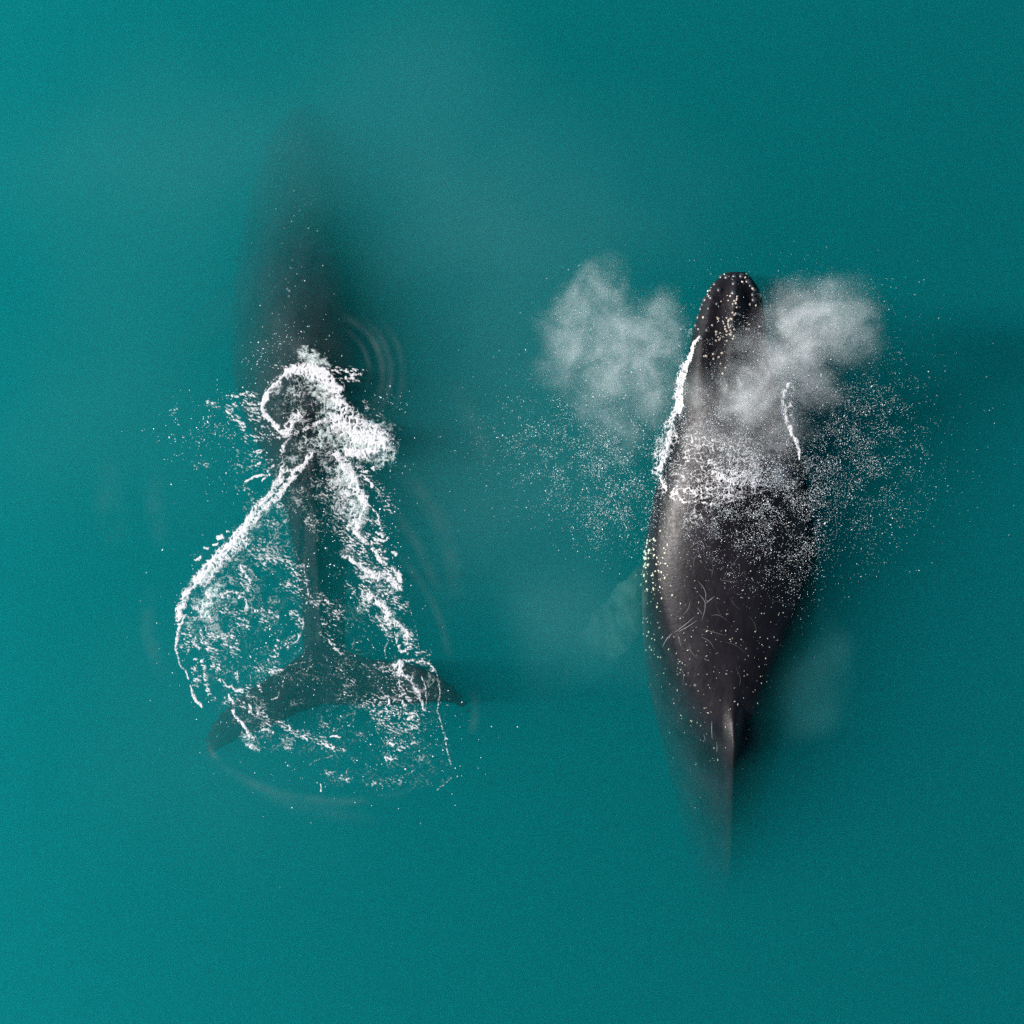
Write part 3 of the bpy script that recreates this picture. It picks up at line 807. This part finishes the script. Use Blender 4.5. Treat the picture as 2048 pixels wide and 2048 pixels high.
VEIL = [    # milky bubbles just under the surface
 (Z2((1050,300),(1150,400),(1250,500)), 42, .5), (Z2((1000,430),(1050,520)), 26, .5), (Z2((1250,250),(1350,350),(1400,450)), 40, .72), (Z2((1150,700),(1250,750),(1400,650)), 40, .55),
 (Z2((1350,600),(1450,700),(1500,800)), 46, .62), (Z2((1150,820),(1080,880)), 28, .45), (Z2((1650,680),(1750,720)), 60, .95), (Z2((1500,950),(1560,1100),(1600,1280)), 44, .72), (Z2((1380,850),(1440,1000),(1480,1200)), 34, .46),
 (Z2((900,1200),(760,1420),(600,1600),(420,1780)), 38, .55), (Z4((560,300),(620,420),(540,560)), 40, .6), (Z4((700,430),(800,480)), 24, .5), (Z4((380,720),(420,860)), 26, .42), (Z4((940,250),(960,450)), 22, .4),
 (Z2((1200,30),(1260,60),(1330,110)), 24, .75), (Z2((1250,50),(1270,90)), 16, .8),
 (Z2((1150,1050),(1100,1250),(950,1450)), 34, .3), (Z2((1260,1000),(1250,1300)), 40, .28), (Z6((420,500),(480,470)), 26, .5), (Z6((760,880),(860,1020)), 26, .4), (Z6((990,920),(1040,1100)), 22, .35),
 (Z6((560,350),(660,500),(780,640)), 30, .4), (Z6((480,130),(640,240)), 30, .4), (Z4((920,1800),(1000,1880)), 20, .4), (Z4((1150,500),(1350,500)), 60, .2), (Z4((1000,900),(1200,700)), 70, .2),
]
WEB = [(Z2((1200,900),(1150,1100),(1000,1400),(850,1700),(780,1900)), 75, 0.43), (Z2((1350,900),(1400,1200),(1500,1500),(1650,1850)), 60, 0.43), (Z2((1100,300),(1250,450),(1250,650),(1200,800)), 60, 0.62),
 (Z4((700,300),(650,700),(800,1100),(1000,1500)), 75, 0.47), (Z4((1100,400),(1100,900),(1300,1300)), 80, 0.35), (Z4((1500,1200),(1900,1350)), 55, 0.35), (Z4((1000,1750),(1500,1850)), 40, 0.39), (Z6((500,950),(800,1050),(1000,1150)), 55, 0.39), (Z6((250,1350),(600,1300),(850,1350)), 55, 0.33), (Z6((300,1650),(700,1700),(1000,1650)), 55, 0.27), (Z6((300,400),(400,800)), 50, 0.27)]
def fbig(X, Y):
    x, y = warpxy(X, Y, 4.2, 300)
    x, y = warpxy(x, y, 2.2, 360)
    D = stroke_field(x, y, SOLID) * (.60 + .52 * fbm(X / 20, Y / 20, 370, 3))
    D2 = stroke_field(x, y, FLECK)
    x3, y3 = warpxy(X, Y, 2.0, 330)
    D3 = stroke_field(x3, y3, THIN)
    F1 = D - lace(X, Y, 11, 4.6, 11) - .04
    F2 = D2 * .88 - (1.02 - .95 * blobs(X, Y, 5.2, 2.3, .35, 20))
    # fine web of strands drawn out over the wake
    D4 = stroke_field(x3, y3, WEB) * np.clip(fbm(X / 30, Y / 30, 380, 3) * 3 - .9, 0, 1)
    wx, wy = warpxy(X, Y, 12, 384)
    web = np.minimum(np.abs(fbm(wx / 30, wy / 16, 385, 4) - .5) * 9, np.abs(fbm(wx / 13, wy / 9, 388, 3) - .5) * 8 + .1)
    F4 = np.where(D4 > .02, D4 - web - .12, -1) * .45
    F3 = D3 - (.85 - .8 * fbm(X / 2.2, Y / 2.2, 51, 2))
    F1 = np.where(D > .03, F1, -1); F2 = np.where(D2 > .02, F2, -1); F3 = np.where(D3 > .02, F3, -1)
    return np.maximum(np.maximum(F1, F2), np.maximum(F3, F4))
foam = link_mesh("foam", foam_mesh("foam", 330, 690, 930, 1600, .75, fbig, 0.0, .011, .3), M_FOAM)
tag(foam, "lacy white foam and flakes churned up above the diving whale", "foam", kind="stuff")

def fveil(X, Y):
    x, y = warpxy(X, Y, 7, 400)
    D = stroke_field(x, y, VEIL)
    wx, wy = warpxy(X, Y, 10, 420)
    a1, a2 = worley(wx / 9, wy / 9, 61); b1, b2 = worley(wx / 3.2, wy / 3.2, 62)
    T = .30 * np.clip((a2 - a1) * 1.3, 0, 1) + .30 * np.clip((b2 - b1) * 1.3, 0, 1) + .9 * (fbm(wx / 10, wy / 10, 63, 5) - .32)
    return np.where(D > .02, D - T - .08, -1)
veil = link_mesh("bubble_veil", foam_mesh("bubble_veil", 330, 690, 930, 1600, .85, fveil, -.10, .01), M_VEIL)
tag(veil, "milky veil of bubbles just under the foam around the diving whale", "bubbles", kind="stuff")

# --- faint ripple rings from the dive, their sky reflection painted as pale film
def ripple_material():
    m, nt, out = new_mat("ripple_sky_sheen")
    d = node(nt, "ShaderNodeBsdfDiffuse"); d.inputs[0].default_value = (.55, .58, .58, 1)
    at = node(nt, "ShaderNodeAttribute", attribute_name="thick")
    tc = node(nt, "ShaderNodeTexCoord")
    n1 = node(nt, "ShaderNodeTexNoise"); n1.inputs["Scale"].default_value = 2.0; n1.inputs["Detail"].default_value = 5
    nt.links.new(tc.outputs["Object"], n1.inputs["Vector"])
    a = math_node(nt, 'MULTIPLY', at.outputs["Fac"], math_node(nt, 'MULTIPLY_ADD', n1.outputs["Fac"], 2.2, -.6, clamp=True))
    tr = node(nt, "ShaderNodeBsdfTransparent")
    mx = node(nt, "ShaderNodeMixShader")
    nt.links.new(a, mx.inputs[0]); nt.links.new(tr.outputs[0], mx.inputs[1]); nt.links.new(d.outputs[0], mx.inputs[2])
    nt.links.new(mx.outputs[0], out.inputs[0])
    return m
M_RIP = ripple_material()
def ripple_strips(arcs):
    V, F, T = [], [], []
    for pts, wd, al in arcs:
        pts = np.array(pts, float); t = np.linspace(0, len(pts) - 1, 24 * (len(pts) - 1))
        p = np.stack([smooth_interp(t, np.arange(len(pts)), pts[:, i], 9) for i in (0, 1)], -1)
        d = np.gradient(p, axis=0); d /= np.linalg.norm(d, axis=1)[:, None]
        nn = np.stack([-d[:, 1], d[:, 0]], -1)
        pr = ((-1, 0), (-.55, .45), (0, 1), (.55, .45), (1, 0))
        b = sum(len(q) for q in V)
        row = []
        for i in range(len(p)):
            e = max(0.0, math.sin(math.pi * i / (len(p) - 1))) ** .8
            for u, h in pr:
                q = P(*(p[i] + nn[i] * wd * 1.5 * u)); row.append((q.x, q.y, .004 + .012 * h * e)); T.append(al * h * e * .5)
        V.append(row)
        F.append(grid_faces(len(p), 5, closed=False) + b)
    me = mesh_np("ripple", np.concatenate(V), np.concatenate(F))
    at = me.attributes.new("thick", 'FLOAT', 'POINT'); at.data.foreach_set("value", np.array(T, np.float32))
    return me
def arc(cx, cy_, r, a0, a1, n=8, ry=1.0):
    return [(cx + r * math.cos(R(a)), cy_ + r * ry * math.sin(R(a))) for a in np.linspace(a0, a1, n)]
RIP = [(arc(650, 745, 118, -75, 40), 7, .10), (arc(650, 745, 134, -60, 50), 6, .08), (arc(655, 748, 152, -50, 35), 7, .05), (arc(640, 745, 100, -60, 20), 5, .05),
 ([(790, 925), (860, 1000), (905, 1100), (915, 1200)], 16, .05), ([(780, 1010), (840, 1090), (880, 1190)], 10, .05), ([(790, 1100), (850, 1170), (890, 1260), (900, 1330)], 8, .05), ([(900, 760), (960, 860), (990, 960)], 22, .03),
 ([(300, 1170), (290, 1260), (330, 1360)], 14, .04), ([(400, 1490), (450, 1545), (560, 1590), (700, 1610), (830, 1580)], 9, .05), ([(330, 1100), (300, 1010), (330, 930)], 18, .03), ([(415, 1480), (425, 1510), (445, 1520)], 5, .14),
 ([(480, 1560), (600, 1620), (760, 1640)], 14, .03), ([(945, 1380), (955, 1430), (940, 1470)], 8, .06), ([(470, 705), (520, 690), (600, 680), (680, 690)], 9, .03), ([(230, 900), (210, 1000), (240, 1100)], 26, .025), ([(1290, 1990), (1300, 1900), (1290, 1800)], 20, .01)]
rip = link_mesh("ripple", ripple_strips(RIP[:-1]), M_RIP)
tag(rip, "faint ripple rings with sky reflection painted pale, spreading around the diving whale", "ripples", kind="stuff")

# --- white water along both sides of the surfacing whale's head
ZA = lambda *p: [(1250 + X * .23292, 750 + Y * .23292) for X, Y in p]
ZB = lambda *p: [(1300 + X / 6.0375, 520 + Y / 6.0375) for X, Y in p]
EDGE_L = [(ZB((420,1250),(350,1400),(310,1600),(310,1800)), 11, .62), (ZA((330,560),(300,700),(270,820)), 16, .62), (ZB((600,940),(545,1000),(500,1130),(440,1260),(390,1380)), (5, 9), 1.0), (ZB((400,1350),(365,1480),(350,1620),(360,1740),(340,1830)), 10, 1.2),
 (ZA((470,200),(450,290),(410,370),(385,440)), 11, 1.05), (ZA((380,420),(400,520),(370,600),(340,680)), 18, .8), (ZA((385,480),(375,600),(330,740),(310,810)), 9, 1.12), (ZA((250,830),(300,850),(330,930),(350,980)), 8, .9), (ZA((310,900),(330,1000)), 13, .6),
 (ZA((280,560),(270,680)), 9, .6), (ZB((500,850),(480,920)), 6, .5)]
EDGE_R = [(ZA((1365,180),(1340,260),(1370,360),(1410,450)), 7, .85), (ZA((1405,85),(1380,140),(1355,165)), 6, 1.0), (ZA((1360,170),(1350,240),(1380,270),(1430,260)), 8, .78), (ZA((1380,300),(1390,380),(1420,450),(1440,520)), 6.5, .95), (ZA((1430,510),(1470,570),(1490,650),(1500,720)), (7, 3), 1.05),
 (ZA((1400,180),(1450,190)), 8, .55), (ZA((1430,300),(1440,420)), 9, .45)]
def zwater(X, Y):
    return np.full_like(X, .0)
def zskin(bvh, sea=0.0, lift=.012, lim=None):
    def f(X, Y):
        Zs = np.full(X.shape, np.nan)
        step = 4
        sub = np.full((len(X[::step]) + 1, len(X[0, ::step]) + 1), np.nan)
        ys = Y[::step, 0]; xs = X[0, ::step]
        for i, py in enumerate(list(ys) + [Y[-1, 0]]):
            for j, px in enumerate(list(xs) + [X[0, -1]]):
                loc, n = on_skin(bvh, px, py)
                zz = loc.z + lift if loc is not None else -9
                sub[i, j] = max(zz, sea)
        iy = np.arange(X.shape[0]) / step; ix = np.arange(X.shape[1]) / step
        i0 = iy.astype(int); j0 = ix.astype(int); fy = (iy - i0)[:, None]; fx = (ix - j0)[None, :]
        g = lambda a, b: sub[np.minimum(a, sub.shape[0] - 1)][:, np.minimum(b, sub.shape[1] - 1)]
        return (g(i0, j0) * (1 - fx) + g(i0, j0 + 1) * fx) * (1 - fy) + (g(i0 + 1, j0) * (1 - fx) + g(i0 + 1, j0 + 1) * fx) * fy
    return f
def fedge(strokes, seed):
    def f(X, Y):
        x, y = warpxy(X, Y, 3.5, seed)
        D = stroke_field(x, y, strokes)
        return np.where(D > .03, D - lace(X, Y, 9, 3.6, seed + 3) - .04, -1)
    return f
el = link_mesh("white_water", foam_mesh("white_water", 1285, 650, 1420, 1000, .75, fedge(EDGE_L, 500), zskin(BVH_R, .03), .03), M_FOAM)
tag(el, "thick white water streaming down the sunlit left side of the surfacing whale's head", "foam", kind="stuff")
er = link_mesh("white_water", foam_mesh("white_water", 1535, 755, 1640, 945, .75, fedge(EDGE_R, 540), zskin(BVH_R, .36), .04), M_FOAM)
tag(er, "thin white water edge along the shaded right side of the surfacing whale", "foam", kind="stuff")

# --- sheet of water breaking on the back
SHEET = [(ZA((400,1050),(500,1090),(640,1090),(780,1112),(900,1090),(1000,1050),(1110,1020),(1220,995)), 6, .47), (ZA((520,980),(700,1000),(850,1010),(1000,980)), 26, .46),
 (ZA((440,800),(560,880),(700,900)), 30, .34), (ZA((560,700),(760,780),(960,800)), 40, .36), (ZA((800,880),(1000,900),(1280,900)), 36, .52), (ZA((980,700),(1200,800),(1350,860)), 40, .43),
 (ZA((600,560),(850,600),(1000,620)), 34, .34), (ZA((500,1100),(700,1180),(560,1240)), 26, .25), (ZA((1000,560),(1300,600)), 30, .24), (ZA((450,960),(430,1040)), 14, .42)]
def fsheet(X, Y):
    x, y = warpxy(X, Y, 5, 600)
    D = stroke_field(x, y, SHEET)
    wx, wy = warpxy(X, Y, 5, 620)
    r1 = np.abs(fbm(wx / 11, wy / 8, 71, 3) - .5) * 2; r2 = np.abs(fbm(wx / 5, wy / 4, 75, 3) - .5) * 2
    n = blobs(X, Y, 3.0, 2.2, .5, 73)
    T = np.minimum(np.minimum(r1 * 2.6, r2 * 2.2 + .12), 1.15 - n * .9) + .25 * (fbm(X / 26, Y / 26, 77) - .5)
    return np.where(D > .03, D - T - .06, -1)
sheet = link_mesh("breaking_water", foam_mesh("breaking_water", 1330, 850, 1610, 1060, .6, fsheet, zskin(BVH_R, .0), .014), M_FOAM)
tag(sheet, "glittering lace of water breaking across the surfacing whale's black back", "foam", kind="stuff")

# ------------------------------------------------------------------ spray drops
def drops_mesh(name, pts, rad, rg, stretch=.35):
    base = np.array([(1, 0, 0), (-1, 0, 0), (0, 1, 0), (0, -1, 0), (0, 0, 1), (0, 0, -1)], float)
    tri = np.array([(0, 2, 4), (2, 1, 4), (1, 3, 4), (3, 0, 4), (2, 0, 5), (1, 2, 5), (3, 1, 5), (0, 3, 5)])
    n = len(pts)
    q = rg.standard_normal((n, 3, 3)); q, _ = np.linalg.qr(q)
    sc = np.stack([1 + stretch * rg.exponential(1, n), np.ones(n), .8 * np.ones(n)], -1)
    loc = base[None] * sc[:, None, :] * rad[:, None, None]
    V = np.einsum('nij,nkj->nki', q, loc) + pts[:, None, :]
    F = tri[None] + (np.arange(n) * 6)[:, None, None]
    return mesh_np(name, V.reshape(-1, 3), F.reshape(-1, 3), smooth=False)

def sample(cl, n, rg, clump=1.0, seed=0):
    """cl: (x, y, sx, sy, weight, z low, z high) in photo pixels and metres"""
    wt = np.array([c[4] for c in cl], float); wt /= wt.sum()
    out = []
    while len(out) < n:
        k = rg.choice(len(cl), 4 * n, p=wt)
        c = np.array(cl)[k]
        x = c[:, 0] + c[:, 2] * rg.standard_normal(4 * n); y = c[:, 1] + c[:, 3] * rg.standard_normal(4 * n)
        z = c[:, 5] + (c[:, 6] - c[:, 5]) * rg.random(4 * n) ** 1.3
        f = fbm(x / 26, y / 21, 800 + seed, 3)
        keep = rg.random(4 * n) < np.clip((f - .28) / .5, .06, 1) ** clump
        out += list(zip(x[keep], y[keep], z[keep]))
    return np.array(out[:n])

S = 1.06
CL = [(1290*S, 760*S, 7, 60, .7, .05, .5), (1245*S, 880*S, 10, 45, .6, .05, .4), (940*S, 850*S, 60, 60, .06, .05, .6), (1200*S, 900*S, 40, 70, 1.3, .05, .6), (1140*S, 880*S, 62, 55, 1.2, .05, .7), (1060*S, 860*S, 75, 55, .75, .05, .7), (1000*S, 820*S, 60, 50, .22, .05, .6), (1150*S, 970*S, 60, 36, .55, .03, .4), (1120*S, 760*S, 90, 60, .3, .1, .8),
 (1120*S, 1025*S, 16, 14, .03, .02, .1)]
CR = [(1492*S, 790*S, 9, 60, .7, .1, .5), (1760*S, 820*S, 60, 90, .1, .1, .7), (1545*S, 850*S, 30, 70, 1.2, .05, .6), (1530*S, 960*S, 20, 60, .8, .03, .4), (1600*S, 800*S, 60, 55, 1.1, .1, .9), (1640*S, 870*S, 60, 70, 1.0, .05, .8), (1590*S, 950*S, 62, 60, .7, .05, .5), (1640*S, 740*S, 55, 45, .4, .2, 1.1), (1690*S, 870*S, 60, 80, .22, .05, .6), (1560*S, 1050*S, 60, 36, .12, .03, .3), (1640*S, 640*S, 90, 60, .12, .2, 1.2)]
CB = [(1370*S, 900*S, 62, 45, 1.0, .68, .95), (1450*S, 900*S, 52, 60, 1.1, .62, .95), (1420*S, 970*S, 75, 50, .8, .58, .9), (1440*S, 1050*S, 60, 50, .2, .5, .8), (1340*S, 780*S, 50, 50, .35, .75, 1.2), (1400*S, 640*S, 90, 70, .22, .7, 1.8), (1330*S, 980*S, 45, 40, .35, .6, .8), (1500*S, 1040*S, 30, 60, .2, .3, .6)]
def spray(name, cl, n, lo, hi, label, seed, clump=1.0):
    rg = np.random.default_rng(seed)
    p = sample(cl, n, rg, clump, seed)
    f = (CAMH - p[:, 2]) / CAMH
    pts = np.stack([(p[:, 0] - 1024) * KM * f, (1024 - p[:, 1]) * KM * f, p[:, 2]], -1)
    rad = np.minimum(lo * np.exp(np.abs(rg.standard_normal(n)) * .55), hi)
    o = link_mesh(name, drops_mesh(name, pts, rad, rg), M_DROP)
    return tag(o, label, "spray", kind="stuff")
spray("spray", CL, 8500, .0023, .010, "fine white spray falling left of the surfacing whale", 21)
spray("spray", CR, 9000, .0022, .009, "dense white spray falling right of the surfacing whale", 22)
spray("spray", CB, 11000, .0023, .008, "white spray drops over the surfacing whale's head and back", 23)
CM = [(1560*S, 600*S, 55, 45, 1, 1.0, 2.0), (1480*S, 660*S, 55, 50, 1, .9, 1.8), (1430*S, 740*S, 45, 45, .7, .8, 1.5), (1130*S, 620*S, 60, 60, .7, .8, 1.8), (1220*S, 690*S, 60, 60, .8, .6, 1.5), (1390*S, 810*S, 70, 40, .8, .7, 1.2), (1330*S, 790*S, 30, 50, .5, .6, 1.2)]
spray("spray", CM, 8000, .0016, .006, "finest spray drops hanging in the clouds of breath", 25, .5)
CD = [(430, 840, 50, 40, .5, .0, .02), (470, 900, 60, 50, .6, 0, .02), (540, 720, 30, 20, .25, 0, .02), (760, 850, 30, 50, .35, 0, .05), (770, 1000, 18, 50, .5, 0, .02), (620, 1400, 110, 110, .8, 0, .015), (470, 1250, 90, 110, .8, 0, .015), (640, 1150, 80, 110, .8, 0, .015), (800, 1480, 70, 60, .7, 0, .015), (780, 1300, 40, 80, .5, 0, .015), (560, 700, 40, 40, .3, 0, .015), (350, 845, 30, 25, .12, 0, .02)]
spray("foam_speck", CD, 1500, .0045, .02, "small white specks of froth sprinkled around the diving whale's foam", 24, 1.2)["category"] = "froth"

# ------------------------------------------------------------------ breath of the surfacing whale
def plume(name, puffs, dens, label, pad=.5):
    W = [(P(x * S, y * S, z), r * S * KM, wt) for x, y, z, r, wt in puffs]
    lo = [min(c[i] - r for c, r, _ in W) - pad for i in range(3)]; hi = [max(c[i] + r for c, r, _ in W) + pad for i in range(3)]
    lo[2] = max(lo[2], .02)
    o = link_mesh(name, box_mesh(name, lo, hi), mist_material(name, W, dens))
    return tag(o, label, "breath", kind="stuff")
plume("breath_mist", [(1395, 760, 1.0, 60, 1), (1430, 725, 1.15, 75, 1), (1470, 680, 1.3, 85, 1.1), (1510, 640, 1.45, 85, 1), (1560, 610, 1.6, 85, .75), (1600, 600, 1.6, 65, .6), (1570, 560, 1.65, 62, .42), (1520, 575, 1.55, 66, .4), (1620, 650, 1.4, 60, .45), (1450, 760, 1.0, 66, .8), (1425, 790, 1.0, 66, .6), (1530, 720, 1.2, 75, .4), (1460, 810, 1.05, 85, .45), (1390, 830, 1.0, 85, .38), (1420, 660, 1.2, 60, .4), (1585, 585, 1.6, 85, .25), (1480, 600, 1.5, 80, .35)],
      1.9, "pale cloud of whale breath drifting right of the surfacing whale's head")
plume("breath_mist", [(1130, 540, 1.6, 62, .5), (1095, 585, 1.6, 70, .62), (1085, 640, 1.5, 75, .7), (1140, 640, 1.5, 80, .75), (1190, 620, 1.4, 75, .7), (1240, 600, 1.3, 62, .75), (1255, 650, 1.2, 70, .85), (1210, 690, 1.2, 80, .7), (1150, 710, 1.2, 80, .6), (1230, 750, 1.0, 75, .5), (1120, 760, 1.1, 70, .35), (1320, 745, 1.1, 65, .42), (1330, 830, .95, 60, .2), (1160, 800, 1.0, 90, .2), (1070, 700, 1.3, 80, .25)],
      1.5, "pale cloud of whale breath drifting left of the surfacing whale's head")

# ------------------------------------------------------------------ sky sheen and pale flipper blur, put in as a scattering volume
def sheen(name, puffs, dens, label):
    m, nt, out = new_mat("sheen_haze")
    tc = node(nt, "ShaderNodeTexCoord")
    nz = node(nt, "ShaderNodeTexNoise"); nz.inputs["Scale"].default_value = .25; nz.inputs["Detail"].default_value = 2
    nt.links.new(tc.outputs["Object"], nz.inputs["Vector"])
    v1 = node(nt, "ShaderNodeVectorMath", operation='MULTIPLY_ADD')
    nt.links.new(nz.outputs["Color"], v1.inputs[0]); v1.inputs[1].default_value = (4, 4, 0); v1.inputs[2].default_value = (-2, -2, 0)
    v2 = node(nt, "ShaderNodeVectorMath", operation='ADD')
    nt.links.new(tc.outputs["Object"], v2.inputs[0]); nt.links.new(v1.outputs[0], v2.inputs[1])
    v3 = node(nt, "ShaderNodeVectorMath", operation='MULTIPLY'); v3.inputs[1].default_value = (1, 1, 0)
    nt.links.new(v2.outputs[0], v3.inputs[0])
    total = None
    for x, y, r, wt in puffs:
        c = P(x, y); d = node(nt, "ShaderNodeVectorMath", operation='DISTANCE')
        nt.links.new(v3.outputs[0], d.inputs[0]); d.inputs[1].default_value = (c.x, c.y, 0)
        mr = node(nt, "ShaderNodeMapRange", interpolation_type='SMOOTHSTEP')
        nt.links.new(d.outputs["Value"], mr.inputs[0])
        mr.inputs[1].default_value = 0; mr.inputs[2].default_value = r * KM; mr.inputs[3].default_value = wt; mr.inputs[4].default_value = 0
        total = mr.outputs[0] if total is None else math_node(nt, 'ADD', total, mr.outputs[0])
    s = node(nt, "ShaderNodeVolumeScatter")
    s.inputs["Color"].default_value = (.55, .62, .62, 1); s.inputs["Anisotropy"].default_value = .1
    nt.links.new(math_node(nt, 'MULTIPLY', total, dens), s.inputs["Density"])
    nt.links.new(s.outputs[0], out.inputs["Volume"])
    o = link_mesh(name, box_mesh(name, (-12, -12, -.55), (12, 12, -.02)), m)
    return tag(o, label, "sheen", kind="stuff")
sheen("sheen_cloud", [(220, 380, 380, .35), (430, 300, 330, .45), (780, 260, 400, .7), (1000, 540, 400, .95), (1020, 950, 380, 1.0), (250, 800, 380, .35), (1180, 1250, 190, 1.1), (420, 1500, 420, .25), (1200, 380, 320, .35), (1640, 1345, 70, .8), (1650, 1420, 75, .8)],
     .12, "pale soft haze put in as sky sheen on the water around and between the two whales")
